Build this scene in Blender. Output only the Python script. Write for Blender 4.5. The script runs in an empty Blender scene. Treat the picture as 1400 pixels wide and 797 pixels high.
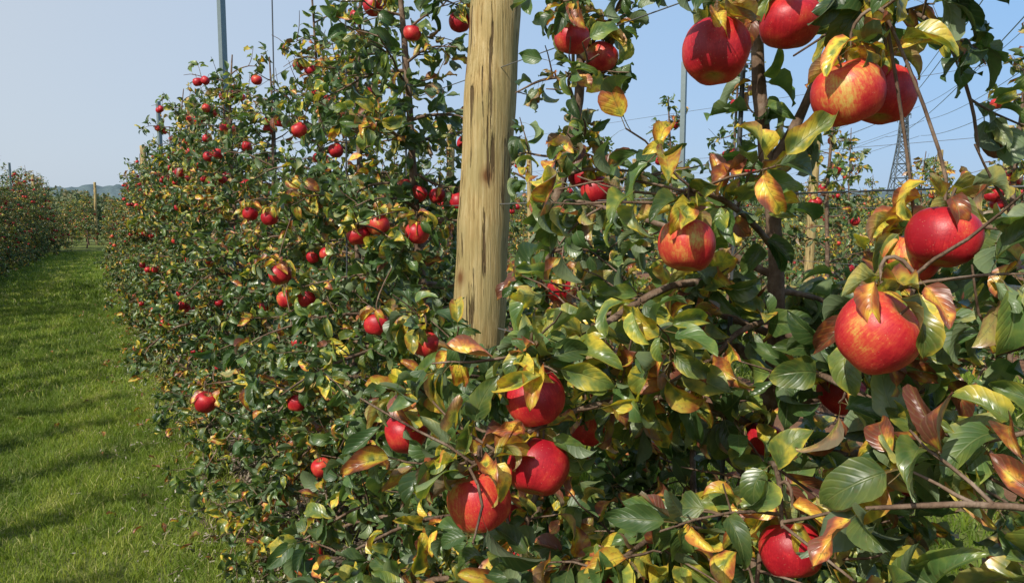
import bpy, math
import numpy as np
from mathutils import Vector
rng = np.random.default_rng(11)
scene = bpy.context.scene
scene.view_settings.view_transform = 'Standard'
scene.view_settings.look = 'None'
scene.view_settings.exposure = 0

# ------------------------------------------------------------------ node helpers
def new_mat(name):
    m = bpy.data.materials.new(name); m.use_nodes = True
    nt = m.node_tree; nt.nodes.clear()
    return m, nt
def L(nt, a, b): nt.links.new(a, b)
def mth(nt, op, a, b=None, c=None, clamp=False):
    n = nt.nodes.new('ShaderNodeMath'); n.operation = op; n.use_clamp = clamp
    for i, v in enumerate((a, b, c)):
        if v is None: continue
        if isinstance(v, (int, float)): n.inputs[i].default_value = v
        else: nt.links.new(v, n.inputs[i])
    return n.outputs[0]
def mixc(nt, f, a, b, typ='MIX'):
    n = nt.nodes.new('ShaderNodeMix'); n.data_type = 'RGBA'; n.blend_type = typ
    for idx, v in ((0, f), (6, a), (7, b)):
        if isinstance(v, (int, float)): n.inputs[idx].default_value = v
        elif isinstance(v, tuple): n.inputs[idx].default_value = (*v, 1) if len(v) == 3 else v
        else: nt.links.new(v, n.inputs[idx])
    return n.outputs[2]
def ramp(nt, f, stops, interp='LINEAR'):
    n = nt.nodes.new('ShaderNodeValToRGB'); n.color_ramp.interpolation = interp
    e = n.color_ramp.elements
    while len(e) < len(stops): e.new(0.5)
    for i, (p, c) in enumerate(stops):
        e[i].position = p
        e[i].color = (c, c, c, 1) if isinstance(c, (int, float)) else (*c, 1)
    nt.links.new(f, n.inputs[0])
    return n.outputs[0]
def noise(nt, vec, scale, detail=3, rough=0.5):
    n = nt.nodes.new('ShaderNodeTexNoise'); n.inputs['Scale'].default_value = scale
    n.inputs['Detail'].default_value = detail; n.inputs['Roughness'].default_value = rough
    if vec is not None: nt.links.new(vec, n.inputs['Vector'])
    return n.outputs['Fac']
def mapping(nt, vec, scale=(1, 1, 1), loc=(0, 0, 0)):
    n = nt.nodes.new('ShaderNodeMapping'); n.inputs['Scale'].default_value = scale
    n.inputs['Location'].default_value = loc
    nt.links.new(vec, n.inputs['Vector']); return n.outputs[0]
def principled(nt, col, rough, bump=None, bstr=0.2, bdist=0.01, spec=0.5):
    p = nt.nodes.new('ShaderNodeBsdfPrincipled')
    if isinstance(col, tuple): p.inputs['Base Color'].default_value = (*col, 1)
    else: nt.links.new(col, p.inputs['Base Color'])
    if isinstance(rough, (int, float)): p.inputs['Roughness'].default_value = rough
    else: nt.links.new(rough, p.inputs['Roughness'])
    p.inputs['Specular IOR Level'].default_value = spec
    if bump is not None:
        b = nt.nodes.new('ShaderNodeBump'); b.inputs['Strength'].default_value = bstr
        b.inputs['Distance'].default_value = bdist
        nt.links.new(bump, b.inputs['Height']); nt.links.new(b.outputs[0], p.inputs['Normal'])
    return p
def out(nt, sh):
    o = nt.nodes.new('ShaderNodeOutputMaterial'); nt.links.new(sh, o.inputs[0])
def attr(nt, name):
    a = nt.nodes.new('ShaderNodeAttribute'); a.attribute_name = name; return a.outputs['Vector']
def sepxyz(nt, v):
    s = nt.nodes.new('ShaderNodeSeparateXYZ'); nt.links.new(v, s.inputs[0]); return s.outputs

# ------------------------------------------------------------------ materials
def make_leaf():
    m, nt = new_mat('apple_leaf')
    lc = sepxyz(nt, attr(nt, 'lc')); tt = sepxyz(nt, attr(nt, 'tint'))
    u, v = lc[0], lc[1]
    au = mth(nt, 'ABSOLUTE', u)
    geo = nt.nodes.new('ShaderNodeNewGeometry')
    tc = nt.nodes.new('ShaderNodeTexCoord')
    n1 = noise(nt, tc.outputs['Object'], 42, 2, 0.55)
    n2 = noise(nt, tc.outputs['Object'], 230, 1, 0.6)
    edge = mth(nt, 'POWER', au, 2.0)
    f = mth(nt, 'ADD', tt[0], mth(nt, 'MULTIPLY', mth(nt, 'SUBTRACT', n1, 0.5), mth(nt, 'ADD', 0.25, mth(nt, 'MULTIPLY', tt[0], 1.9))))
    f = mth(nt, 'ADD', f, mth(nt, 'MULTIPLY', mth(nt, 'MULTIPLY', edge, tt[0]), 0.5), None, True)
    col = ramp(nt, f, [(0.0, (0.036, 0.078, 0.024)), (0.20, (0.070, 0.125, 0.032)), (0.36, (0.17, 0.215, 0.042)),
                       (0.54, (0.62, 0.49, 0.055)), (0.72, (0.50, 0.21, 0.04)), (0.87, (0.30, 0.075, 0.03)), (1.0, (0.16, 0.05, 0.03))])
    br = mth(nt, 'ADD', 0.70, mth(nt, 'MULTIPLY', tt[1], 0.75))
    cb = nt.nodes.new('ShaderNodeCombineXYZ')
    for i in range(3): L(nt, br, cb.inputs[i])
    col = mixc(nt, 1.0, col, cb.outputs[0], 'MULTIPLY')
    bl = ramp(nt, n2, [(0.60, 0.0), (0.70, 1.0)])
    bl = mth(nt, 'MULTIPLY', bl, mth(nt, 'MULTIPLY', tt[0], 0.8), None, True)
    col = mixc(nt, bl, col, (0.16, 0.07, 0.03))
    ph = mth(nt, 'SUBTRACT', mth(nt, 'MULTIPLY', v, 46.0), mth(nt, 'MULTIPLY', au, 15.0))
    lat = mth(nt, 'POWER', mth(nt, 'ABSOLUTE', mth(nt, 'COSINE', mth(nt, 'MULTIPLY', ph, 0.5))), 10.0)
    mid = ramp(nt, au, [(0.02, 1.0), (0.08, 0.0)])
    vein = mth(nt, 'MAXIMUM', mth(nt, 'MULTIPLY', lat, 0.3), mid)
    col = mixc(nt, mth(nt, 'MULTIPLY', vein, 0.35), col, (0.24, 0.27, 0.09))
    pet = ramp(nt, v, [(0.0, 1.0), (0.012, 0.0)])
    col = mixc(nt, pet, col, (0.20, 0.14, 0.05))
    under = mixc(nt, 0.5, col, (0.26, 0.31, 0.19))
    colf = mixc(nt, mth(nt, 'MULTIPLY', geo.outputs['Backfacing'], 0.85), col, under)
    rough = mth(nt, 'ADD', 0.29, mth(nt, 'MULTIPLY', tt[2], 0.2))
    p = principled(nt, colf, rough, mth(nt, 'MULTIPLY', vein, -1.0), 0.6, 0.0014, 0.65)
    t = nt.nodes.new('ShaderNodeBsdfTranslucent')
    tcol = mixc(nt, 1.0, col, (1.8, 2.0, 0.8), 'MULTIPLY')
    L(nt, tcol, t.inputs[0])
    mx = nt.nodes.new('ShaderNodeMixShader'); mx.inputs[0].default_value = 0.25
    L(nt, p.outputs[0], mx.inputs[1]); L(nt, t.outputs[0], mx.inputs[2])
    out(nt, mx.outputs[0]); return m

def make_bark():
    m, nt = new_mat('bark')
    tc = nt.nodes.new('ShaderNodeTexCoord')
    n1 = noise(nt, tc.outputs['Object'], 30, 4, 0.65)
    n2 = noise(nt, mapping(nt, tc.outputs['Object'], (1, 1, 0.35)), 140, 2, 0.6)
    col = ramp(nt, n1, [(0.3, (0.07, 0.042, 0.028)), (0.5, (0.18, 0.115, 0.075)), (0.7, (0.32, 0.24, 0.18))])
    col = mixc(nt, mth(nt, 'MULTIPLY', n2, 0.5), col, (0.06, 0.04, 0.03))
    h = mth(nt, 'ADD', n1, n2)
    out(nt, principled(nt, col, 0.8, h, 0.7, 0.004, 0.25).outputs[0]); return m

def make_apple():
    m, nt = new_mat('apple_skin')
    a = attr(nt, 'lc'); l = sepxyz(nt, a); tt = attr(nt, 'tint'); ts = sepxyz(nt, tt)
    va = nt.nodes.new('ShaderNodeVectorMath'); va.operation = 'MULTIPLY_ADD'
    L(nt, tt, va.inputs[0]); va.inputs[1].default_value = (37, 19, 53); L(nt, a, va.inputs[2])
    q = va.outputs[0]
    n1 = noise(nt, q, 1.0, 2, 0.5)
    ang = mth(nt, 'ARCTAN2', l[1], l[0])
    cmb = nt.nodes.new('ShaderNodeCombineXYZ')
    L(nt, mth(nt, 'MULTIPLY', ang, 12.0), cmb.inputs[0]); L(nt, mth(nt, 'MULTIPLY', l[2], 1.6), cmb.inputs[1]); L(nt, mth(nt, 'MULTIPLY', ts[1], 40.0), cmb.inputs[2])
    st = noise(nt, cmb.outputs[0], 1.7, 4, 0.75)
    n3 = noise(nt, q, 9, 5, 0.7)
    f = mth(nt, 'ADD', mth(nt, 'MULTIPLY', n1, 1.4), mth(nt, 'MULTIPLY', st, 0.65))
    f = mth(nt, 'ADD', f, mth(nt, 'MULTIPLY', n3, 0.6))
    f = mth(nt, 'ADD', f, mth(nt, 'MULTIPLY', ts[0], 0.45))
    f = mth(nt, 'SUBTRACT', f, 0.92)
    col = ramp(nt, f, [(0.14, (0.58, 0.42, 0.10)), (0.30, (0.60, 0.21, 0.055)), (0.44, (0.58, 0.065, 0.036)), (0.66, (0.50, 0.018, 0.026)), (0.92, (0.32, 0.006, 0.016))])
    rr = mth(nt, 'SQRT', mth(nt, 'ADD', mth(nt, 'MULTIPLY', l[0], l[0]), mth(nt, 'MULTIPLY', l[1], l[1])))
    cav = ramp(nt, rr, [(0.12, 0.9), (0.42, 0.0)])
    col = mixc(nt, cav, col, (0.34, 0.22, 0.06))
    vo = nt.nodes.new('ShaderNodeTexVoronoi'); vo.inputs['Scale'].default_value = 10; L(nt, q, vo.inputs['Vector'])
    dots = ramp(nt, vo.outputs['Distance'], [(0.06, 1.0), (0.13, 0.0)])
    col = mixc(nt, mth(nt, 'MULTIPLY', dots, 0.5), col, (0.68, 0.46, 0.26))
    rough = mth(nt, 'ADD', 0.30, mth(nt, 'MULTIPLY', n3, 0.25))
    p = principled(nt, col, rough, n3, 0.15, 0.003, 0.45)
    out(nt, p.outputs[0]); return m

def make_post():
    m, nt = new_mat('post_wood')
    tc = nt.nodes.new('ShaderNodeTexCoord'); o = tc.outputs['Object']
    g = noise(nt, mapping(nt, o, (1, 1, 0.03)), 170, 5, 0.7)
    g2 = noise(nt, mapping(nt, o, (1, 1, 0.05)), 48, 4, 0.65)
    big = noise(nt, mapping(nt, o, (1, 1, 0.5)), 8, 5, 0.65)
    col = ramp(nt, g, [(0.30, (0.17, 0.10, 0.035)), (0.48, (0.44, 0.31, 0.13)), (0.68, (0.63, 0.50, 0.28))])
    col = mixc(nt, ramp(nt, big, [(0.38, 0.0), (0.62, 0.7)]), col, (0.30, 0.25, 0.11))
    vo = nt.nodes.new('ShaderNodeTexVoronoi'); vo.inputs['Scale'].default_value = 9.0
    L(nt, mapping(nt, o, (1, 1, 0.75)), vo.inputs['Vector'])
    kn = ramp(nt, vo.outputs['Distance'], [(0.13, 1.0), (0.19, 0.45), (0.30, 0.0)])
    col = mixc(nt, kn, col, (0.16, 0.075, 0.028))
    cr = ramp(nt, g2, [(0.36, 1.0), (0.40, 0.0)])
    col = mixc(nt, mth(nt, 'MULTIPLY', cr, 0.85), col, (0.07, 0.04, 0.02))
    h = mth(nt, 'SUBTRACT', g, mth(nt, 'MULTIPLY', cr, 1.8))
    out(nt, principled(nt, col, 0.8, h, 0.9, 0.005, 0.2).outputs[0]); return m

def make_metal(name, c, r):
    m, nt = new_mat(name)
    tc = nt.nodes.new('ShaderNodeTexCoord')
    n1 = noise(nt, tc.outputs['Object'], 40, 4, 0.6)
    col = mixc(nt, n1, c, tuple(x * 0.65 for x in c))
    p = principled(nt, col, r, n1, 0.1, 0.002); p.inputs['Metallic'].default_value = 0.5
    out(nt, p.outputs[0]); return m

def make_ground():
    m, nt = new_mat('ground_turf')
    tc = nt.nodes.new('ShaderNodeTexCoord'); o = tc.outputs['Object']
    n1 = noise(nt, o, 0.9, 4, 0.6); n2 = noise(nt, o, 28, 4, 0.7); n3 = noise(nt, mapping(nt, o, (1, 0.12, 1)), 3.0, 3, 0.5)
    col = ramp(nt, n2, [(0.3, (0.05, 0.07, 0.018)), (0.55, (0.12, 0.155, 0.032)), (0.75, (0.20, 0.24, 0.06))])
    col = mixc(nt, ramp(nt, n1, [(0.4, 0.0), (0.75, 0.5)]), col, (0.20, 0.20, 0.07))
    col = mixc(nt, ramp(nt, n3, [(0.5, 0.0), (0.8, 0.5)]), col, (0.08, 0.11, 0.025))
    out(nt, principled(nt, col, 0.9, n2, 0.8, 0.02, 0.2).outputs[0]); return m

def make_soil(name, cs):
    m, nt = new_mat(name)
    tc = nt.nodes.new('ShaderNodeTexCoord'); o = tc.outputs['Object']
    n1 = noise(nt, o, 3, 5, 0.6); n2 = noise(nt, o, 60, 5, 0.7)
    col = ramp(nt, n1, [(0.3, cs[0]), (0.6, cs[1]), (0.8, cs[2])])
    col = mixc(nt, mth(nt, 'MULTIPLY', n2, 0.6), col, tuple(c * .5 for c in cs[0]))
    out(nt, principled(nt, col, 0.95, n2, 0.9, 0.02, 0.15).outputs[0]); return m

def make_tintmat(name, stops, rough=0.6, trans=0.25):
    m, nt = new_mat(name)
    tt = sepxyz(nt, attr(nt, 'tint'))
    col = ramp(nt, tt[0], stops)
    p = principled(nt, col, rough, None, spec=0.3)
    if trans > 0:
        t = nt.nodes.new('ShaderNodeBsdfTranslucent')
        L(nt, mixc(nt, 1.0, col, (1.5, 1.6, 0.9), 'MULTIPLY'), t.inputs[0])
        mx = nt.nodes.new('ShaderNodeMixShader'); mx.inputs[0].default_value = trans
        L(nt, p.outputs[0], mx.inputs[1]); L(nt, t.outputs[0], mx.inputs[2]); out(nt, mx.outputs[0])
    else: out(nt, p.outputs[0])
    return m

M_leaf, M_bark, M_apple, M_post = make_leaf(), make_bark(), make_apple(), make_post()
M_steel = make_metal('galvanised_steel', (0.24, 0.30, 0.31), 0.5)
M_wire = make_metal('wire_steel', (0.25, 0.26, 0.27), 0.45)
M_rod = make_metal('stake_dark', (0.10, 0.11, 0.12), 0.5)
M_ground = make_ground()
M_soil = make_soil('red_soil', [(0.19, 0.095, 0.055), (0.33, 0.18, 0.11), (0.30, 0.22, 0.14)])
M_mulch = make_soil('mulch_soil', [(0.11, 0.08, 0.055), (0.18, 0.14, 0.10), (0.13, 0.14, 0.05)])
M_grass = make_tintmat('grass_blade', [(0, (0.050, 0.090, 0.012)), (0.4, (0.15, 0.225, 0.026)), (0.75, (0.30, 0.35, 0.05)), (1.0, (0.50, 0.46, 0.20))], 0.5, 0.32)
M_chip = make_tintmat('mulch', [(0, (0.09, 0.065, 0.045)), (0.5, (0.25, 0.20, 0.15)), (1, (0.48, 0.43, 0.36))], 0.85, 0)
M_far = make_tintmat('distant_foliage', [(0, (0.05, 0.08, 0.05)), (0.5, (0.10, 0.14, 0.075)), (0.8, (0.16, 0.19, 0.095)), (1, (0.20, 0.18, 0.10))], 0.8, 0.15)

# ------------------------------------------------------------------ mesh buffer
class Buf:
    def __init__(s): s.V = []; s.F = []; s.M = []; s.C = []; s.T = []; s.n = 0
    def add(s, v, f, mat=0, lc=None, tint=None):
        v = np.asarray(v, float).reshape(-1, 3); f = np.asarray(f, int).reshape(-1, 4)
        k = len(v)
        s.V.append(v); s.F.append(f + s.n); s.M.append(np.full(len(f), mat))
        s.C.append(np.zeros((k, 3)) if lc is None else np.asarray(lc).reshape(-1, 3))
        if tint is None: tint = np.full((k, 3), 0.5)
        tint = np.asarray(tint, float)
        if tint.ndim == 1: tint = np.tile(tint, (k, 1))
        s.T.append(tint); s.n += k
    def mesh(s, name, mats, smooth=True):
        V = np.concatenate(s.V); F = np.concatenate(s.F); M = np.concatenate(s.M); C = np.concatenate(s.C); T = np.concatenate(s.T)
        me = bpy.data.meshes.new(name)
        me.vertices.add(len(V)); me.vertices.foreach_set('co', V.astype(np.float32).ravel())
        me.loops.add(len(F) * 4); me.loops.foreach_set('vertex_index', F.astype(np.int32).ravel())
        me.polygons.add(len(F)); me.polygons.foreach_set('loop_start', (np.arange(len(F)) * 4).astype(np.int32))
        me.polygons.foreach_set('material_index', M.astype(np.int32))
        me.polygons.foreach_set('use_smooth', np.full(len(F), smooth))
        me.update(calc_edges=True)
        for nm, A in (('lc', C), ('tint', T)):
            at = me.attributes.new(nm, 'FLOAT_VECTOR', 'POINT'); at.data.foreach_set('vector', A.astype(np.float32).ravel())
        for m in mats: me.materials.append(m)
        return me
def obj(name, me, loc=(0, 0, 0), rz=0, sc=1.0):
    o = bpy.data.objects.new(name, me); scene.collection.objects.link(o)
    o.location = loc; o.rotation_euler = (0, 0, rz)
    o.scale = (sc, sc, sc) if not isinstance(sc, tuple) else sc
    return o

def norm(a): return a / (np.linalg.norm(a, axis=-1, keepdims=True) + 1e-9)
def smooth_path(P, it=2):
    P = np.asarray(P, float)
    for _ in range(it):
        Q = np.empty((2 * (len(P) - 1), P.shape[1]))
        Q[0::2] = 0.75 * P[:-1] + 0.25 * P[1:]; Q[1::2] = 0.25 * P[:-1] + 0.75 * P[1:]
        P = np.vstack([P[:1], Q, P[-1:]])
    return P
def tube(buf, P, R, ns=6, mat=0, wob=0.0, r=None):
    P = np.asarray(P, float); R = np.broadcast_to(np.asarray(R, float), (len(P),))
    T = norm(np.gradient(P, axis=0))
    ref = np.array([0, 0, 1.0]) if abs(T[:, 2]).mean() < 0.8 else np.array([1.0, 0, 0])
    A = norm(np.cross(T, ref)); B = np.cross(T, A)
    an = np.linspace(0, 2 * math.pi, ns, endpoint=False)
    rad = R[:, None] * np.ones((1, ns))
    if wob and r is not None: rad = rad * (1 + wob * r.standard_normal(rad.shape))
    V = P[:, None, :] + rad[..., None] * (np.cos(an)[None, :, None] * A[:, None, :] + np.sin(an)[None, :, None] * B[:, None, :])
    n = len(P); i = np.arange(n - 1)[:, None]; j = np.arange(ns)[None, :]; j2 = (j + 1) % ns
    F = np.stack([i * ns + j, i * ns + j2, (i + 1) * ns + j2, (i + 1) * ns + j], -1).reshape(-1, 4)
    buf.add(V.reshape(-1, 3), F, mat)

# ------------------------------------------------------------------ leaf templates
def leaf_templates(K, nv, nu, seed, strong=1.0):
    r = np.random.default_rng(seed); out_ = []
    for k in range(K):
        v = np.concatenate([[-0.30, -0.15, 0.0], np.linspace(0, 1, nv + 1)[1:]]) if nv > 4 else np.concatenate([[-0.2, 0.0], np.linspace(0, 1, nv + 1)[1:]])
        u = np.linspace(-1, 1, nu + 1)
        vv = np.clip(v, 0, 1)
        W = r.uniform(0.26, 0.36)
        w = W * np.power(np.clip(np.sin(math.pi * np.power(vv, 0.78)), 0, 1), 0.72) * (1 - 0.12 * vv)
        w = np.maximum(w, np.where(v > 0.98, 0.004, 0.011))
        fold = r.uniform(0.1, 1.0) * strong; curl = r.uniform(-0.5, 2.4) * strong; wave = r.uniform(0.03, 0.14) * strong
        tw = r.uniform(-1.0, 1.0) * strong; ph = r.uniform(0, 6.28); fr = r.uniform(5, 12); side = r.uniform(-.4, .4)
        U, Vv = np.meshgrid(u, v); Wd = np.repeat(w[:, None], nu + 1, 1)
        x = U * Wd * math.cos(fold); z = np.abs(U) ** 1.3 * Wd * math.sin(fold)
        z = z + wave * np.sin(fr * Vv + ph + 1.5 * np.sign(U)) * U ** 2 * (Vv > 0)
        x = x * (1 + 0.05 * np.sin(40 * Vv + ph) * (np.abs(U) > 0.9) * (Vv > 0))
        a = tw * Vv
        x, z = x * np.cos(a) - z * np.sin(a), x * np.sin(a) + z * np.cos(a)
        th = -curl * np.clip(v, -0.3, 1)
        ds = np.diff(v, prepend=v[0]); yc = np.cumsum(np.cos(th) * ds); zc = np.cumsum(np.sin(th) * ds)
        xs = side * np.clip(v, 0, 1) ** 2 * 0.5
        X = x + xs[:, None]; Y = yc[:, None] - np.sin(th)[:, None] * z; Z = zc[:, None] + np.cos(th)[:, None] * z
        Vt = np.stack([X, Y, Z], -1).reshape(-1, 3)
        nr = len(v); i = np.arange(nr - 1)[:, None]; j = np.arange(nu)[None, :]; s = nu + 1
        F = np.stack([i * s + j, i * s + j + 1, (i + 1) * s + j + 1, (i + 1) * s + j], -1).reshape(-1, 4)
        C = np.stack([U, Vv, 0 * U], -1).reshape(-1, 3)
        out_.append((Vt, F, C))
    return out_
LT = {'hi': leaf_templates(24, 9, 4, 1), 'mid': leaf_templates(10, 4, 2, 2), 'low': leaf_templates(6, 2, 2, 3, 0.6)}

def add_leaves(buf, P, D, Nn, S, A, r, lod, mat=1):
    n = len(P)
    if n == 0: return
    T = LT[lod]; ti = r.integers(0, len(T), n)
    Y = norm(D); X = norm(np.cross(Y, Nn)); Z = np.cross(X, Y)
    tint = np.stack([A, r.random(n), r.random(n)], -1)
    for k in range(len(T)):
        s = np.where(ti == k)[0]
        if len(s) == 0: continue
        Vt, F, C = T[k]; m = len(Vt)
        wsc = r.uniform(0.85, 1.15, len(s))
        V = P[s][:, None] + S[s][:, None, None] * (Vt[None, :, 0:1] * wsc[:, None, None] * X[s][:, None] + Vt[None, :, 1:2] * Y[s][:, None] + Vt[None, :, 2:3] * Z[s][:, None])
        FF = F[None] + (np.arange(len(s)) * m)[:, None, None]
        buf.add(V.reshape(-1, 3), FF.reshape(-1, 4), mat, np.tile(C, (len(s), 1)), np.repeat(tint[s], m, 0))

# ------------------------------------------------------------------ apples
prof = np.array([(0.015, .60), (.05, .61), (.12, .68), (.24, .79), (.42, .865), (.62, .83), (.82, .66), (.95, .40), (1.0, .10), (.97, -.18), (.88, -.46), (.73, -.70), (.55, -.83), (.38, -.87), (.24, -.83), (.12, -.76), (.015, -.74)])
def add_apple(buf, c, R, r, red, hi=True, stem=True, tilt=None):
    p = smooth_path(prof, 1) if hi else prof[::2]
    ns = 28 if hi else 10
    an = np.linspace(0, 2 * math.pi, ns, endpoint=False)
    lob = 1 + 0.05 * np.cos(5 * an[None] + r.uniform(0, 6)) * np.clip(0.3 - p[:, 1:2], 0, 1) + 0.035 * np.cos(an[None] * 2 + r.uniform(0, 6)) + .02 * np.cos(3 * an[None] + r.uniform(0, 6))
    rr = p[:, 0:1] * lob
    el = r.uniform(0.88, 1.02)
    loc = np.stack([rr * np.cos(an)[None], rr * np.sin(an)[None], np.repeat(p[:, 1:2] * el, ns, 1)], -1).reshape(-1, 3)
    loc[:, 2] += 0.08 * loc[:, 0] * r.uniform(-1, 1)
    ax = norm(np.array([r.normal(0, 0.33), r.normal(0, 0.33), 1.0])) if tilt is None else norm(np.array(tilt, float))
    X = norm(np.cross(ax, [0.3, 1, 0.1])); Y = np.cross(ax, X); a0 = r.uniform(0, 6.28)
    X, Y = math.cos(a0) * X + math.sin(a0) * Y, -math.sin(a0) * X + math.cos(a0) * Y
    W = c + R * (loc[:, :1] * X + loc[:, 1:2] * Y + loc[:, 2:3] * ax)
    n = len(p); i = np.arange(n - 1)[:, None]; j = np.arange(ns)[None]; j2 = (j + 1) % ns
    F = np.stack([i * ns + j, (i + 1) * ns + j, (i + 1) * ns + j2, i * ns + j2], -1).reshape(-1, 4)
    buf.add(W, F, 2, loc, np.array([red, r.random(), r.random()]))
    if stem:
        s0 = c + R * 0.6 * ax; P = np.array([s0, s0 + R * 0.35 * ax, s0 + R * 0.75 * ax + [r.uniform(-.008, .008), r.uniform(-.008, .008), 0.006]])
        tube(buf, P, [0.0014, 0.0014, 0.0022], 5, 0)

# ------------------------------------------------------------------ tree generator
def spatial_noise(P, seed):
    r = np.random.default_rng(seed); s = np.zeros(len(P))
    for _ in range(6):
        k = r.normal(0, 9, 3); s += np.sin(P @ k + r.uniform(0, 6.28))
    return s / 6
def make_tree(seed, H=2.7, base=(0, 0, 0), lod='mid', leader=None, rmax=lambda z: 0.62 - 0.17 * z, z0=0.35, nb=34,
              dens=55, extra=(), leaf_len=(0.05, 0.078), keep=None, napple=18, heroes=(), leaf_dens=None, autumn=0.0, reject_branch=None):
    r = np.random.default_rng(seed); buf = Buf(); base = np.array(base, float)
    if leader is None:
        zz = np.linspace(0, H, 9); off = np.cumsum(r.normal(0, 0.018, (9, 2)), 0); off[0] = 0
        leader = np.column_stack([base[0] + off[:, 0], base[1] + off[:, 1], zz])
    leader = smooth_path(leader, 2)
    Rl = 0.021 * np.power(np.clip(1 - leader[:, 2] / (H + 0.12), 0.02, 1), 0.75) + 0.0025
    Rl = Rl * np.where(leader[:, 2] < 0.25, 1.25, 1.0)
    tube(buf, leader, Rl, 9 if lod == 'hi' else 6, 0, 0.06, r)
    strands = []
    def at(z):
        return np.array([np.interp(z, leader[:, 2], leader[:, i]) for i in range(3)])
    def branch(p0, az, el, Lb, r0, steps=8, droop=0.5):
        P = [p0]; ds = Lb / steps; a = az; e = el
        for i in range(steps):
            a += r.normal(0, 0.16); e += -droop * ds / 0.6 * 1.2 + r.normal(0, 0.13)
            P.append(P[-1] + ds * np.array([math.cos(e) * math.cos(a), math.cos(e) * math.sin(a), math.sin(e)]))
        return np.array(P)
    az = r.uniform(0, 6.28); br = []
    for i in range(nb):
        z = z0 + (H - z0 - 0.1) * max((i + r.uniform(-.4, .4)) / nb, 0.0) ** 1.15
        az += 2.4 + r.normal(0, 0.35)
        Lb = max(0.10, float(rmax(z)) * r.uniform(0.55, 1.25))
        p0 = at(z)
        P = branch(p0, az, r.uniform(0.0, 0.7), Lb, 0.008, droop=r.uniform(0.4, 1.2))
        P[:, 2] = np.maximum(P[:, 2], 0.10)
        if reject_branch is not None and reject_branch(P): continue
        if keep is not None:
            kk = keep(P, r, True)
            if not kk[2:].all():
                c_ = 2 + int(np.argmin(kk[2:]))
                if c_ < 4: continue
                P = P[:c_]
        br.append((P, 0.0035 + 0.009 * Lb))
    for P in extra: br.append((smooth_path(P[0], 1), P[1]))
    for P, r0 in br:
        Pm = smooth_path(P, 1) if lod == 'hi' else P
        tube(buf, Pm, np.linspace(r0, 0.0018, len(Pm)), 6 if lod == 'hi' else 4, 0, 0.05, r)
        strands.append((Pm, 0.12))
        Lb = np.linalg.norm(np.diff(P, axis=0), axis=1).sum()
        nt_ = int(Lb * 12 * r.uniform(0.8, 1.2)) + 1
        for _ in range(nt_):
            t = r.uniform(0.2, 1.0); k = t * (len(P) - 1); i = min(int(k), len(P) - 2); p = P[i] + (k - i) * (P[i + 1] - P[i])
            dd = P[min(i + 1, len(P) - 1)] - P[i]; a = math.atan2(dd[1], dd[0]) + r.choice([-1, 1]) * r.uniform(0.4, 1.5)
            Q = branch(p, a, r.uniform(-0.4, 1.1), r.uniform(0.05, 0.19), 0.002, 4, 0.2)
            if keep is not None and not keep(Q, r, True).all(): continue
            tube(buf, Q, np.linspace(0.0024, 0.0013, len(Q)), 4, 0)
            strands.append((Q, 0.1))
    tip = leader[leader[:, 2] > H * 0.55]
    strands.append((tip, 0.0))
    PP = []; TT = []
    for P, t0 in strands:
        seg = np.linalg.norm(np.diff(P, axis=0), axis=1); Ls = seg.sum(); cum = np.concatenate([[0], np.cumsum(seg)])
        n = r.poisson(Ls * dens * (1 - t0) + 1.2)
        if n == 0: continue
        nc = max(1, n // 4); cen = r.uniform(t0, 1, nc) * Ls
        s = np.clip(cen[r.integers(0, nc, n)] + r.normal(0, 0.008, n), 0, Ls)
        PP.append(np.column_stack([np.interp(s, cum, P[:, i]) for i in range(3)]))
        g = norm(np.gradient(P, axis=0)); TT.append(np.column_stack([np.interp(s, cum, g[:, i]) for i in range(3)]))
    PP = np.concatenate(PP); TT = np.concatenate(TT); n = len(PP)
    axis_xy = np.column_stack([np.interp(PP[:, 2], leader[:, 2], leader[:, i]) for i in range(2)] + [PP[:, 2]])
    outw = norm(PP - axis_xy)
    rnd = norm(r.normal(0, 1, (n, 3)))
    perp = norm(rnd - (rnd * TT).sum(1, keepdims=True) * TT)
    D = norm(perp * 0.9 + TT * 0.35 + outw * 0.3 + np.array([0, 0, -0.3]) + r.normal(0, .2, (n, 3)))
    Nn = norm(np.array([-0.3, -.1, 0.55]) + outw * 0.3 + r.normal(0, 0.55, (n, 3)))
    S = r.uniform(*leaf_len, n) * np.where(r.random(n) < 0.3, 0.62, 1.0)
    sn = spatial_noise(PP, seed + 5); sn2 = spatial_noise(PP * .8, seed + 77)
    A = 0.11 + autumn * .5 + 0.14 * sn + r.normal(0, 0.09, n)
    A = A + np.where(r.random(n) < np.clip(0.16 + autumn + 0.5 * sn2, 0.04, .85), r.uniform(0.2, 0.65, n), 0)
    A = np.clip(A, 0, .92)
    C = PP + D * S[:, None] * 0.6
    ok = C[:, 2] > .05
    if leaf_dens is not None: ok &= r.random(n) < leaf_dens(C)
    if keep is not None: ok &= keep(C, r)
    add_leaves(buf, PP[ok], D[ok], Nn[ok], S[ok], A[ok], r, lod)
    cand = [p for P, r0 in br for p in P[3:]]
    cand = np.array(cand); r.shuffle(cand)
    k = 0
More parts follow.
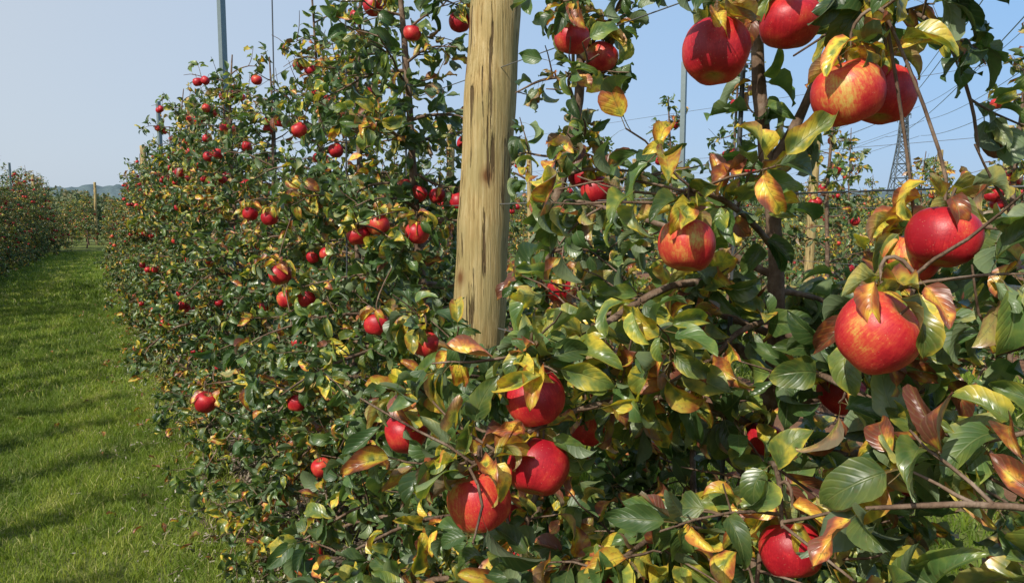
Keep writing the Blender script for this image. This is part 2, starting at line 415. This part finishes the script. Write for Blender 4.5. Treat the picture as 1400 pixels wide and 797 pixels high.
    for p in cand:
        if k >= napple: break
        R = r.uniform(0.028, 0.039); c = p + np.array([r.normal(0, .01), r.normal(0, .01), -R * 1.3])
        if len(heroes) and np.min(np.linalg.norm(np.array([h[:3] for h in heroes]) - c, axis=1)) < 0.12: continue
        if keep is not None and (not keep(c[None], r)[0] or (c[1] < 1.9 and c[2] > 1.2)): continue
        if c[2] > 0.35: add_apple(buf, c, R, r, np.clip(r.normal(0.7, 0.3), -.1, 1.1), lod == 'hi'); k += 1
        if k < napple and r.random() < 0.4:
            c2 = c + np.array([r.choice([-1, 1]) * 0.05, r.choice([-1, 1]) * 0.045, r.normal(0, .02)])
            if c2[2] > .35 and (keep is None or keep(c2[None], r)[0]):
                add_apple(buf, c2, R * 0.95, r, np.clip(r.normal(0.7, 0.3), -.1, 1.1), lod == 'hi'); k += 1
    for h in heroes:
        add_apple(buf, np.array(h[:3]), h[3] * .97, r, h[4], True)
        nl = 9; top = np.array(h[:3]) + np.array([0, 0, h[3] * 1.3])
        a = r.uniform(0, 6.28, nl); Dl = norm(np.column_stack([np.cos(a), np.sin(a), r.uniform(-0.8, 0.4, nl)]))
        Nl = norm(np.column_stack([r.normal(-.2, .35, nl), r.normal(0, .35, nl), np.ones(nl)]))
        add_leaves(buf, np.tile(top, (nl, 1)) + r.normal(0, .006, (nl, 3)), Dl, Nl, r.uniform(0.045, 0.07, nl), np.clip(r.normal(0.46, 0.14, nl), 0, 1), r, 'hi')
        d = np.linalg.norm(cand - top, axis=1) + 5 * (cand[:, 2] < top[2] - .03); q = cand[np.argmin(d)]
        if np.linalg.norm(q - top) < 0.4:
            tube(buf, smooth_path([top - [0, 0, .012], top + [0, 0, .02], 0.5 * (top + q) + [0, 0, .02], q], 1), 0.0022, 5, 0)
    return buf.mesh('apple_tree', [M_bark, M_leaf, M_apple])

# ------------------------------------------------------------------ main row
ROWX = 1.05
POST = np.array([1.05, 2.09])
hero = {
 'T0': [(.683,.478,1.377,.0425,.35),(.838,.643,1.643,.044,.25),(.902,.641,1.645,.040,.6),(.734,.766,1.704,.044,.75),(.861,.759,1.754,.042,.7),
        (.723,.799,1.451,.042,.1),(.531,.881,1.245,.0425,.5),(.529,.871,1.150,.043,.7),(.435,.863,1.122,.042,.1),(.70,1.005,1.146,.033,.4),
        (.746,.626,1.081,.041,.75),(1.067,.807,1.205,.038,.8),(1.0,.90,1.11,.034,.8),(.881,.539,1.467,.0425,.9),(.894,.586,1.44,.035,.0)],
 'T1': [(.972,1.461,1.876,.042,.55),(1.088,1.509,1.853,.039,.35),(1.09,1.59,1.582,.037,.9),(1.09,1.528,1.545,.038,.9),(.978,1.504,1.314,.039,.9),(.464,1.193,1.125,.038,.8)],
 'T2': [(.79,2.43,1.419,.040,.8),(.88,2.15,1.43,.039,.6),(.606,2.746,1.272,.040,.9),(.728,2.088,1.172,.037,.9),(.733,1.739,1.168,.036,.3),(.94,2.673,2.209,.037,.9),(1.158,2.426,2.13,.037,.9),(.668,2.928,1.164,.037,.5),(.735,2.89,1.164,.037,.9),(.354,2.832,.826,.040,.95),(.84,2.38,1.45,.037,.3)],
 'T3': [(.734,3.504,1.46,.037,.95),(.66,3.545,1.48,.036,.95)],
}
allh = np.array([h for k in hero for h in hero[k]])
CAMP = np.array([0, 0, 1.5])
dT0 = norm(np.array([1.05, .93]))
def keep_main(C, r, wood=False):
    ok = np.ones(len(C), bool)
    d = norm(np.array([POST[0], POST[1]])); lat = C[:, 0] * d[1] - C[:, 1] * d[0]; al = C[:, 0] * d[0] + C[:, 1] * d[1]
    el = (C[:, 2] - 1.5) / np.maximum(al, .3)
    jit = 0 if wood else r.normal(0, 0.009, len(C))
    ok &= ~((np.abs(lat - 0.012 * al) < (0.034 if wood else .032) * al + jit) & (al < 2.4) & (el > -0.185))
    # thinned window in front of the nearest trunk, and pruned open top of the nearest trees
    lat0 = C[:, 0] * dT0[1] - C[:, 1] * dT0[0]; al0 = C[:, 0] * dT0[0] + C[:, 1] * dT0[1]
    if not wood:
        inw = (np.abs(lat0) < .09 * al0) & (al0 < 1.25) & (C[:, 2] < 1.42)
        ok &= ~(inw & (r.random(len(C)) < .58))
    tz = (C[:, 1] < 1.2) & (C[:, 2] > 1.53) & (C[:, 2] < 1.72) & (C[:, 0] > .35)
    ok &= ~(tz & (lat0 > .06) & (lat0 < .165) & (True if wood else (r.random(len(C)) < .85)))
    if not wood:
        for h in allh:
            v = CAMP - h[:3]; dist = np.linalg.norm(v); v = v / dist; w = C - h[:3]; t = w @ v
            dd = np.linalg.norm(w - t[:, None] * v, axis=1)
            ok &= ~((t > -0.02) & (t < 0.9) & (dd < h[3] * (1.18 - 0.5 * np.clip(t, 0, .9))) & (r.random(len(C)) < 0.95))
    ok &= np.linalg.norm(C - CAMP, axis=1) > 0.62
    return ok

R_ = np.array([.872, -.489])
def ldr(cx, cy, pts): return np.array([[cx + a * R_[0], cy + a * R_[1], z] for z, a in pts])
cone = lambda z: np.interp(z, [.2, .7, 1.1, 1.5, 2.0, 2.5, 3], [.76, .74, .64, .47, .28, .13, .1])
lead0 = ldr(1.05, .93, [(0, -.22), (.4, -.16), (.7, -.11), (.87, -.088), (1.05, -.03), (1.2, .0), (1.35, .0), (1.5, -.012), (1.6, -.03), (1.75, -.05), (1.95, -.055), (2.15, -.03), (2.4, 0)])
ex0 = [([(1.03,.94,1.57),(1.07,.92,1.64),(1.10,.91,1.72),(1.13,.89,1.80),(1.15,.88,1.93)], .012),
       ([(1.05,.93,1.33),(.93,.96,1.38),(.822,.965,1.377),(.675,.98,1.296),(.57,.96,1.29),(.50,.90,1.30)], .010),
       ([(1.05,.93,1.30),(1.0,.8,1.27),(.88,.65,1.36),(.754,.487,1.43),(.68,.44,1.44)], .010),
       ([(1.11,.90,1.74),(1.0,.76,1.79),(.9,.67,1.77),(.84,.60,1.73)], .006),
       ([(1.12,.90,1.77),(1.08,.78,1.81),(1.09,.69,1.77),(1.11,.65,1.66),(1.12,.64,1.58)], .005),
       ([(1.0,.95,1.80),(.9,.86,1.83),(.78,.79,1.81),(.68,.76,1.76)], .006),
       ([(1.05,.9,1.82),(1.0,.74,1.88),(.97,.62,1.87),(.95,.52,1.82)], .006),
       ([(1.05,.93,1.42),(.9,.86,1.49),(.77,.82,1.53),(.66,.80,1.50)], .007),
       ([(1.05,.93,1.1),(.85,.9,1.2),(.65,.88,1.23),(.5,.87,1.20),(.42,.86,1.17)], .008),
       ([(1.03,.94,1.0),(.9,.8,1.12),(.76,.66,1.17),(.70,.6,1.13)], .007),
       ([(1.0,.98,.8),(.8,.98,.92),(.6,.98,.95),(.42,.97,.9)], .007),
       ([(1.0,.95,.7),(.8,.8,.86),(.66,.7,.9),(.55,.66,.88)], .007),
       ([(1.0,.98,.9),(.82,.9,1.0),(.66,.82,1.03),(.5,.76,1.0)], .007),
       ([(1.05,.93,1.2),(1.0,.76,1.26),(.94,.62,1.27),(.88,.52,1.24)], .006),
       ([(1.0,.98,.6),(.75,1.1,.8),(.5,1.2,.82),(.36,1.25,.78)], .007)]
def ld0(C):
    z = C[:, 2]; return np.where(z > 1.52, 0.66, np.where(z > 1.38, 0.72, 1.0))
def ldt(C): return np.interp(C[:, 2], [1.5, 2.2], [1.0, .55])
def rej_hi(zmax):
    def f(P): return P[0, 2] > zmax
    return f
obj('apple_tree', make_tree(101, 2.4, (1.05, .93, 0), 'hi', lead0, lambda z: min(.58, cone(z)), .15, 66, 84, ex0, (.048, .078), keep_main, 9, hero['T0'], ld0, .11, rej_hi(1.42)))
lead1 = ldr(1.05, 1.57, [(0, -.1), (.5, -.09), (1.0, -.08), (1.4, -.07), (1.6, -.02), (1.78, .02), (2.0, .01), (2.3, .02), (2.7, 0)])
def ld1(C): return np.where(C[:, 2] > 1.45, 0.62, 1.0)
obj('apple_tree', make_tree(102, 2.7, (1.05, 1.57, 0), 'hi', lead1, lambda z: np.interp(z, [.3, 1.1, 1.4, 2.7], [.74, .62, .28, .14]), .15, 64, 82,
    [([(1.0,1.58,.95),(.8,1.42,1.12),(.6,1.28,1.2),(.46,1.2,1.19)], .008), ([(1.05,1.57,1.8),(1.0,1.5,1.93),(.93,1.44,1.95)], .005),
     ([(1.0,1.58,.6),(.8,1.5,.8),(.6,1.45,.86),(.4,1.42,.82)], .008)], (.046, .076), keep_main, 12, hero['T1'], ld1, .03))
obj('apple_tree', make_tree(103, 2.65, (1.05, 2.62, 0), 'hi', None, cone, .15, 66, 76, [([(1.0,2.5,.9),(.9,2.2,1.1),(.8,1.95,1.2),(.74,1.78,1.23)], .007),([(1.0,2.6,.7),(.7,2.7,.85),(.5,2.8,.9),(.36,2.83,.89)], .007)], (.046, .076), keep_main, 14, hero['T2'], ldt, .02))
obj('apple_tree', make_tree(104, 2.7, (1.05, 3.35, 0), 'hi', None, cone, .15, 62, 68, [], (.046, .076), keep_main, 22, hero['T3'], ldt, .02))
obj('apple_tree', make_tree(105, 2.6, (1.05, 4.1, 0), 'mid', None, cone, .15, 62, 66, [], (.046, .076), None, 26, (), ldt, .03))
exm = [([(1.05,.15,1.1),(.88,.24,1.2),(.70,.34,1.25),(.61,.43,1.23)], .006),
       ([(1.05,.15,1.35),(.97,.33,1.45),(.92,.47,1.48),(.88,.57,1.48)], .006),
       ([(1.05,.15,1.2),(.92,.26,1.28),(.80,.36,1.3),(.74,.42,1.27)], .006),
       ([(1.05,.15,1.3),(.98,.28,1.36),(.93,.40,1.38),(.90,.47,1.34)], .006),
       ([(1.05,.15,1.0),(.92,.28,1.08),(.82,.40,1.12),(.75,.48,1.08)], .006)]
obj('apple_tree', make_tree(106, 2.2, (1.08, .15, 0), 'hi', None, lambda z: 0.50 - .1 * z, .25, 42, 70, exm, (.048, .08), keep_main, 4, (), lambda C: np.where(C[:, 2] > 1.5, .08, .85), .17, rej_hi(1.35)))

mids = [make_tree(200 + i, 2.3 + .14 * (i % 4), (0, 0, 0), 'mid', None, cone, .15, 60, 62, (), (.048, .076), None, 34, (), ldt, [.02, .06, .0, .12, .04][i]) for i in range(5)]
lows = [make_tree(300 + i, 2.4 + .15 * i, (0, 0, 0), 'low', None, lambda z: 0.62 - .18 * z, .4, 34, 34, (), (.075, .11), None, 14, (), None, .08) for i in range(3)]
thin = [make_tree(400 + i, 2.35 + .14 * i, (0, 0, 0), 'mid', None, lambda z: np.interp(z, [.4, 1.2, 1.5, 2.5], [.5, .42, .16, .09]), .4, 34, 36, (), (.055, .082), None, 14, (), None, .04) for i in range(3)]
def plant(meshes, x, ys, r, s0=1.0):
    for y in ys:
        m = meshes[r.integers(0, len(meshes))]
        s = r.uniform(.92, 1.08) * s0; xx = x(y) if callable(x) else x
        obj('apple_tree', m, (xx + r.normal(0, .05), y + r.normal(0, .05), 0), r.uniform(0, 6.28), (s, s, s * r.uniform(.9, 1.08)))
plant(mids, ROWX, [-.65, -1.4, -2.2] + list(np.arange(4.85, 18.5, .74)), rng)
leftx = lambda y: -2.4 + max(0, y - 17) * .085
plant(thin, -2.3, np.arange(-4, 12, .8), rng, 1.08)
plant(mids, leftx, np.arange(12, 33, .75), rng, 1.05)
plant(thin, 4.4, [-.4, .6, 1.5, 2.3, 3.5, 4.4, 5.15, 6.0, 6.9, 7.8, 8.7, 9.6, 10.5, 11.4, 12.3, 13.2, 14.1, 15], rng)
for x in (7.75, 11.1, 14.5, 18.0):
    plant(lows, x, np.arange(-1, 30, 1.0), rng, .84)
for y in (34., 37.3, 40.6):
    for x in np.arange(-9, 7, .85):
        s = rng.uniform(.75, 1.0)
        obj('apple_tree', lows[rng.integers(0, 3)], (x + rng.normal(0, .1), y + rng.normal(0, .3), 0), rng.uniform(0, 6.28), (s * 1.15, s * 1.15, s * .88))

# ------------------------------------------------------------------ posts, poles, wires, stakes
def wood_post(base, top, r0, r1, name='wooden_post'):
    b = Buf(); base = np.array(base, float); top = np.array(top, float); r = np.random.default_rng(int(abs(base[1]) * 100) + 3)
    n = 60; ns = 40; t = np.linspace(0, 1, n)
    P = t[:, None] * (top - base)
    P[:, 0] += 0.006 * np.sin(t * 9); P[:, 1] += 0.005 * np.sin(t * 7 + 1)
    R = r0 + (r1 - r0) * t + 0.0018 * np.sin(t * 31) + 0.0012 * np.sin(t * 57 + 2)
    for kz in (0.33, 0.52, 0.74, 0.86): R = R + 0.003 * np.exp(-((t - kz) / 0.012) ** 2)
    P = np.vstack([P, P[-1] + [0, 0, .008], P[-1] + [0, 0, .012], P[-1] + [0, 0, .0125]]); R = np.concatenate([R, [R[-1] * .95, R[-1] * .82, 0.001]])
    tube(b, P, R, ns, 0, 0.004, r)
    return obj(name, b.mesh(name, [M_post]), tuple(base))
wood_post((1.005, 2.115, 0), (1.13, 2.045, 2.78), .083, .072)
for (x, y) in [(ROWX, 8.6), (ROWX, 15.4), (-2.35, 15), (leftx(23), 23), (leftx(30), 30), (4.4, 9.6), (7.75, 6.4), (7.75, 13), (11.1, 6), (11.1, 14), (14.5, 9), (18, 11), (18, 4), (.6, 37)]:
    wood_post((x, y, 0), (x + rng.normal(0, .04), y + rng.normal(0, .04), 2.62), .06, .052)
def steel_pole(x, y, h):
    b = Buf(); s = .026; t = .003
    prof2 = np.array([(-s, .018), (-s, 0), (-s, -.02), (s, -.02), (s, 0), (s, .018), (s - t * 2, .018), (s - t, -.02 + t), (-s + t, -.02 + t), (-s + t * 2, .018)])
    k = len(prof2); zz = np.linspace(0, h, 24)
    V = np.array([[p[0], p[1], z] for z in zz for p in prof2]); F = [[i * k + j, i * k + (j + 1) % k, (i + 1) * k + (j + 1) % k, (i + 1) * k + j] for i in range(len(zz) - 1) for j in range(k)]
    b.add(V, F, 0)
    for z in np.arange(.3, h, .3):
        tube(b, [(s, 0, z), (s + .012, 0, z + .004), (s + .012, 0, z + .02)], .002, 4, 0)
    obj('steel_pole', b.mesh('steel_pole', [M_steel], False), (x, y, 0), .6)
steel_pole(ROWX, 6.5, 3.2); steel_pole(ROWX, 12, 3.0); steel_pole(4.4, 4.95, 2.7); steel_pole(leftx(26), 26, 2.8)
def wires(x, y0, y1):
    b = Buf()
    for z in (.75, 1.15, 1.52, 1.91, 2.3):
        n = 30; yy = np.linspace(y0, y1, n)
        tube(b, np.column_stack([np.full(n, x + .03), yy, z + .012 * np.cos(yy * 1.0)]), .0016, 5, 0)
    obj('trellis_wire', b.mesh('trellis_wire', [M_wire]))
wires(ROWX, -3, 18.6); wires(4.4, -2, 16); wires(-2.35, -4, 17)
b = Buf()
for x, y, h, lean in [(.97, .985, 1.75, .03), (1.02, 1.64, 1.65, .02), (1.1, 2.72, 3.0, -.05), (1.0, 3.3, 3.0, .05), (1.06, 4.9, 3.0, .03)]:
    tube(b, [(x, y, 0), (x + lean * .5 * R_[0], y, h * .5), (x + lean * R_[0], y - lean * .4, h)], .0042, 8, 0)
obj('tree_stake', b.mesh('tree_stake', [M_rod]))

# ------------------------------------------------------------------ ground
b = Buf(); b.add([(-2500, -2500, 0), (2500, -2500, 0), (2500, 2500, 0), (-2500, 2500, 0)], [[0, 1, 2, 3]])
obj('ground', b.mesh('ground', [M_ground], False))
def strip(x, y0, y1, hw, mat):
    b = Buf(); n = 260; yy = np.linspace(y0, y1, n); r = np.random.default_rng(int(x * 10) + 50)
    e1 = np.convolve(r.normal(0, .10, n), np.ones(3) / 3, 'same'); e2 = np.convolve(r.normal(0, .10, n), np.ones(3) / 3, 'same')
    V = []
    for i in range(n): V += [(x - hw + e1[i], yy[i], .004), (x + hw + e2[i], yy[i], .004)]
    b.add(V, [[2 * i, 2 * i + 1, 2 * i + 3, 2 * i + 2] for i in range(n - 1)])
    obj('row_soil', b.mesh('row_soil', [mat], False))
strip(ROWX, -4, 19, .55, M_mulch); strip(-2.35, -5, 17, .35, M_mulch)
for x in (4.4, 7.75, 11.1, 14.5, 18.0): strip(x, -4, 30, .65, M_soil)

def grass(regs, seed):
    r = np.random.default_rng(seed); b = Buf()
    for (x0, x1, y0, y1, dn, h0, h1, w) in regs:
        n = int((x1 - x0) * (y1 - y0) * dn)
        P = np.column_stack([r.uniform(x0, x1, n), r.uniform(y0, y1, n), np.zeros(n)])
        pf = lambda Q: .5 + .4 * spatial_noise(Q * [.35, .2, 0], 9) + .55 * spatial_noise(Q * [.9, .08, 0], 31) + .4 * spatial_noise(Q * [1.4, 1.1, 0], 33)
        P = P[r.random(n) < 0.45 + .55 * pf(P)]; n = len(P); patch = np.clip(pf(P), 0, 1)
        fine = 0.5 + .5 * spatial_noise(P * [1.5, 1.0, 0], 21)
        h = r.uniform(h0, h1, n) * (.5 + .8 * fine) * (1.25 - .4 * patch); a = r.uniform(0, 6.28, n); w_ = w * r.uniform(.6, 1.3, n)
        wd = np.column_stack([np.cos(a), np.sin(a), np.zeros(n)]); ln = np.column_stack([r.normal(0, .5, n), r.normal(0, .5, n), np.zeros(n)]) * h[:, None]
        up = np.array([0, 0, 1.0])
        v0 = P - wd * w_[:, None]; v1 = P + wd * w_[:, None]
        m = P + ln * .35 + up * h[:, None] * .6; v2 = m + wd * w_[:, None] * .8; v3 = m - wd * w_[:, None] * .8
        t = P + ln * 1.1 + up * h[:, None]; v4 = t + wd * w_[:, None] * .12; v5 = t - wd * w_[:, None] * .12
        V = np.stack([v0, v1, v2, v3, v4, v5], 1).reshape(-1, 3)
        k = np.arange(n)[:, None] * 6
        F = np.concatenate([k + [0, 1, 2, 3], k + [3, 2, 4, 5]])
        tn = np.clip(.02 + .72 * patch * r.uniform(.5, 1.3, n) + .15 * fine + np.where(r.random(n) < .07, .6, 0), 0, 1)
        b.add(V, F, 0, None, np.repeat(np.column_stack([tn, tn, tn]), 6, 0))
    obj('grass', b.mesh('grass', [M_grass], False))
grass([(-1.2, .68, 1.8, 7, 10000, .022, .055, .0019), (.6, 1.5, 1.8, 7, 900, .04, .10, .0025), (-2.0, .66, 7, 14, 3800, .025, .06, .0035), (-2.2, .66, 14, 31, 1000, .03, .07, .008),
       (1.55, 3.9, -1, 8, 2200, .04, .09, .004), (5.0, 7.2, 0, 10, 700, .04, .09, .008), (8.2, 10.6, 0, 14, 300, .04, .1, .014)], 3)
r = np.random.default_rng(8); b = Buf(); n = 20000
P = np.column_stack([r.normal(ROWX - .08, .34, n), r.uniform(0, 12, n) ** 1.0, r.uniform(.006, .02, n)])
a = r.uniform(0, 6.28, n); l = r.uniform(.006, .025, n); w = r.uniform(.002, .006, n)
d = norm(np.column_stack([np.cos(a), np.sin(a), r.normal(0, .3, n)])); e = norm(np.column_stack([-np.sin(a), np.cos(a), r.normal(0, .4, n)]))
V = np.stack([P - d * l[:, None] - e * w[:, None], P + d * l[:, None] - e * w[:, None] * .6, P + d * l[:, None] + e * w[:, None], P - d * l[:, None] + e * w[:, None] * .8], 1).reshape(-1, 3)
b.add(V, np.arange(n)[:, None] * 4 + [0, 1, 2, 3], 0, None, np.repeat(r.random((n, 3)), 4, 0))
obj('wood_chip_mulch', b.mesh('wood_chip_mulch', [M_chip], False))
b = Buf(); n = 800
P = np.column_stack([r.normal(ROWX, .5, n), r.uniform(0, 14, n), r.uniform(.015, .05, n)]); a = r.uniform(0, 6.28, n)
add_leaves(b, P, np.column_stack([np.cos(a), np.sin(a), 0 * a]), norm(np.column_stack([r.normal(0, .3, n), r.normal(0, .3, n), np.ones(n)])), r.uniform(.045, .07, n), r.uniform(.6, 1, n), r, 'mid', 0)
obj('fallen_leaves', b.mesh('fallen_leaves', [M_leaf]))

# ------------------------------------------------------------------ distance
def crowns(name, items, per, q, seed):
    r = np.random.default_rng(seed); b = Buf()
    for (x, y, rad, h) in items:
        n = per; u = norm(r.normal(0, 1, (n, 3))); rr = r.uniform(.55, 1.0, n) ** .5
        lump = 1 + .22 * spatial_noise(u * .3, int(abs(x * 7 + y * 3)) % 999)
        P = np.column_stack([x + u[:, 0] * rad * rr * lump, y + u[:, 1] * rad * rr * lump, h * .52 + u[:, 2] * h * .5 * rr * lump])
        a = norm(r.normal(0, 1, (n, 3))); c = norm(np.cross(a, norm(r.normal(0, 1, (n, 3))))); s = q * r.uniform(.6, 1.4, n)[:, None]
        V = np.stack([P - a * s, P - c * s * .6, P + a * s, P + c * s * .6], 1).reshape(-1, 3)
        t0 = r.uniform(.1, .7); t = np.clip(t0 + r.normal(0, .18, n) + .25 * u[:, 2], 0, 1)
        b.add(V, np.arange(n)[:, None] * 4 + [0, 1, 2, 3], 0, None, np.repeat(np.column_stack([t, t, t]), 4, 0))
        tube(b, [(x, y, 0), (x, y, h * .5)], [.03 * h, .02 * h], 5, 0)
    obj(name, b.mesh(name, [M_far], False))
it = [(rng.uniform(-10, 9), rng.uniform(52, 66), rng.uniform(1.0, 1.9), rng.uniform(1.7, 2.9)) for _ in range(34)]
crowns('distant_bushes', it, 800, .12, 5)
it = []
for _ in range(150):
    az = math.radians(rng.uniform(-8, 72)); d = rng.uniform(110, 230)
    it.append((d * math.sin(az), d * math.cos(az), rng.uniform(3, 6), rng.uniform(2.2, 4.0) * (d / 170)))
crowns('distant_tree_line', it, 260, .7, 6)
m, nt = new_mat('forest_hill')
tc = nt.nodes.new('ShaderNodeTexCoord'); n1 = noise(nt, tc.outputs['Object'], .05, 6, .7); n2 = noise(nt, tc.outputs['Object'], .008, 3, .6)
col = ramp(nt, n1, [(.35, (.075, .11, .125)), (.65, (.13, .175, .18))]); col = mixc(nt, mth(nt, 'MULTIPLY', n2, .5), col, (.15, .205, .24))  # blue-green tones paint the distance haze into the hill's base colour
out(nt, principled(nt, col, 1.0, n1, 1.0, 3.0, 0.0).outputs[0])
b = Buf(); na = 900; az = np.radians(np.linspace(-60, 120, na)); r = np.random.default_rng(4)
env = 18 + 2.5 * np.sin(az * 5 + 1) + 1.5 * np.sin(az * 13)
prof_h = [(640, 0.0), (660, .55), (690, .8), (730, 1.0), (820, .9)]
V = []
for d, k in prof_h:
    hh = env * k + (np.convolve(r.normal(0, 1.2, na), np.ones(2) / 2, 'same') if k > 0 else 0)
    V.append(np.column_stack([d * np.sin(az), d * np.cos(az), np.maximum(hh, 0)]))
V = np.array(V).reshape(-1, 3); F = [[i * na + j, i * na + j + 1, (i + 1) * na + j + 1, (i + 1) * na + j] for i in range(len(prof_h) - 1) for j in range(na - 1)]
b.add(V, F); obj('forest_hill', b.mesh('forest_hill', [m]))

m_t = make_metal('tower_steel', (.15, .18, .21), .6)
def tower(loc, H, rz, name='transmission_tower'):
    b = Buf(); lv = [0, .16, .30, .42, .52, .61, .69, .76, .82, .88, .94, 1.0]
    hw = lambda t: np.interp(t, [0, .6, 1.0], [4.6, 1.5, .7])
    c = [(-1, -1), (1, -1), (1, 1), (-1, 1)]
    def st(p, q, w=.11): tube(b, [p, q], w * 1.7, 4, 0)
    for i in range(len(lv) - 1):
        a0, a1 = hw(lv[i]), hw(lv[i + 1]); z0, z1 = lv[i] * H, lv[i + 1] * H
        for k in range(4):
            p, q = c[k], c[(k + 1) % 4]
            st((p[0] * a0, p[1] * a0, z0), (p[0] * a1, p[1] * a1, z1), .16)
            st((p[0] * a0, p[1] * a0, z0), (q[0] * a1, q[1] * a1, z1), .09); st((q[0] * a0, q[1] * a0, z0), (p[0] * a1, p[1] * a1, z1), .09)
            st((p[0] * a1, p[1] * a1, z1), (q[0] * a1, q[1] * a1, z1), .09)
    for t, al in ((.69, 6.0), (.82, 7.5), (.94, 5.5)):
        z = t * H; a = hw(t)
        for s in (-1, 1):
            for y in (-a, a):
                st((s * a, y, z), (s * al, 0, z), .1); st((s * a, y, z + 1.8), (s * al, 0, z), .1)
            st((s * (a + (al - a) * .5), a * .5, z), (s * (a + (al - a) * .5), a * .5, z + .9), .08)
            tube(b, [(s * al, 0, z), (s * al, 0, z - 1.6)], .14, 6, 0)
    st((0, 0, H), (0, 0, H + 2), .1)
    obj(name, b.mesh(name, [m_t]), loc, rz)
TA = np.array([278., 188.]); TB = np.array([-40., -60.]); TC = np.array([560., 640.])
tower((TA[0], TA[1], 0), 45, .9); tower((TB[0], TB[1], 0), 45, .9); tower((TC[0], TC[1], 0), 45, .5)
b = Buf()
for A_, B_ in ((TA, TB), (TA, TC)):
    d = (B_ - A_) / np.linalg.norm(B_ - A_); pr = np.array([-d[1], d[0]])
    for t, al in ((.69, 6.0), (.82, 7.5), (.94, 5.5)):
        for s in (-1, 1):
            k = np.linspace(0, 1, 40); z = t * 45 - 1.6 - 9 * 4 * k * (1 - k)
            XY = A_ + (B_ - A_) * k[:, None] + pr * s * al
            tube(b, np.column_stack([XY, z]), .08, 4, 0)
obj('power_line', b.mesh('power_line', [M_wire]))

# ------------------------------------------------------------------ light
ts = Vector((-1.0, -0.46, 0)).normalized(); elev = math.radians(43)
to_sun = Vector((ts.x * math.cos(elev), ts.y * math.cos(elev), math.sin(elev)))
sl = bpy.data.lights.new('sun', 'SUN'); sl.energy = 5.0; sl.angle = math.radians(.5); sl.color = (1, .94, .82)
so = bpy.data.objects.new('sun', sl); scene.collection.objects.link(so); so.rotation_euler = to_sun.to_track_quat('Z', 'Y').to_euler(); so.location = (-20, -5, 20)
w = bpy.data.worlds.new('World'); scene.world = w; w.use_nodes = True; nt = w.node_tree; nt.nodes.clear()
sky = nt.nodes.new('ShaderNodeTexSky'); sky.sky_type = 'NISHITA'; sky.sun_disc = False
sky.sun_elevation = elev; sky.sun_rotation = math.atan2(ts.x, ts.y) % (2 * math.pi)
sky.air_density = 1.0; sky.dust_density = 2.0; sky.ozone_density = 1.5; sky.altitude = 50
# thin hazy veil, whiter on the sun's side and toward the horizon; clears toward the zenith
tcw = nt.nodes.new('ShaderNodeTexCoord'); sx = nt.nodes.new('ShaderNodeSeparateXYZ'); L(nt, tcw.outputs['Generated'], sx.inputs[0])
dot = mth(nt, 'ADD', mth(nt, 'MULTIPLY', sx.outputs[0], -.97), mth(nt, 'MULTIPLY', sx.outputs[1], .2))
fs = mth(nt, 'MULTIPLY', mth(nt, 'ADD', dot, 0.75), 1.0, None, True)
fh = mth(nt, 'POWER', mth(nt, 'SUBTRACT', 1.0, mth(nt, 'ABSOLUTE', sx.outputs[2]), None, True), 7.0)
haze = mixc(nt, fs, (2.5, 4.8, 8.2), (5.3, 6.0, 6.9))
haze = mixc(nt, mth(nt, 'MULTIPLY', fh, .6), haze, (5.2, 6.1, 7.1))
fac = ramp(nt, sx.outputs[2], [(0.35, 0.84), (0.80, 0.30)])
fin = mixc(nt, fac, sky.outputs[0], haze)
bg = nt.nodes.new('ShaderNodeBackground'); bg.inputs[1].default_value = 0.115
o = nt.nodes.new('ShaderNodeOutputWorld'); nt.links.new(fin, bg.inputs[0]); nt.links.new(bg.outputs[0], o.inputs[0])

# ------------------------------------------------------------------ camera
cam = bpy.data.cameras.new('camera'); co = bpy.data.objects.new('camera', cam); scene.collection.objects.link(co)
cam.sensor_width = 36; cam.lens = 27.0; cam.clip_start = .02; cam.clip_end = 5000
co.location = (0, 0, 1.5); co.rotation_euler = (math.radians(90 - 6.1), 0, math.radians(-29.3))
scene.camera = co
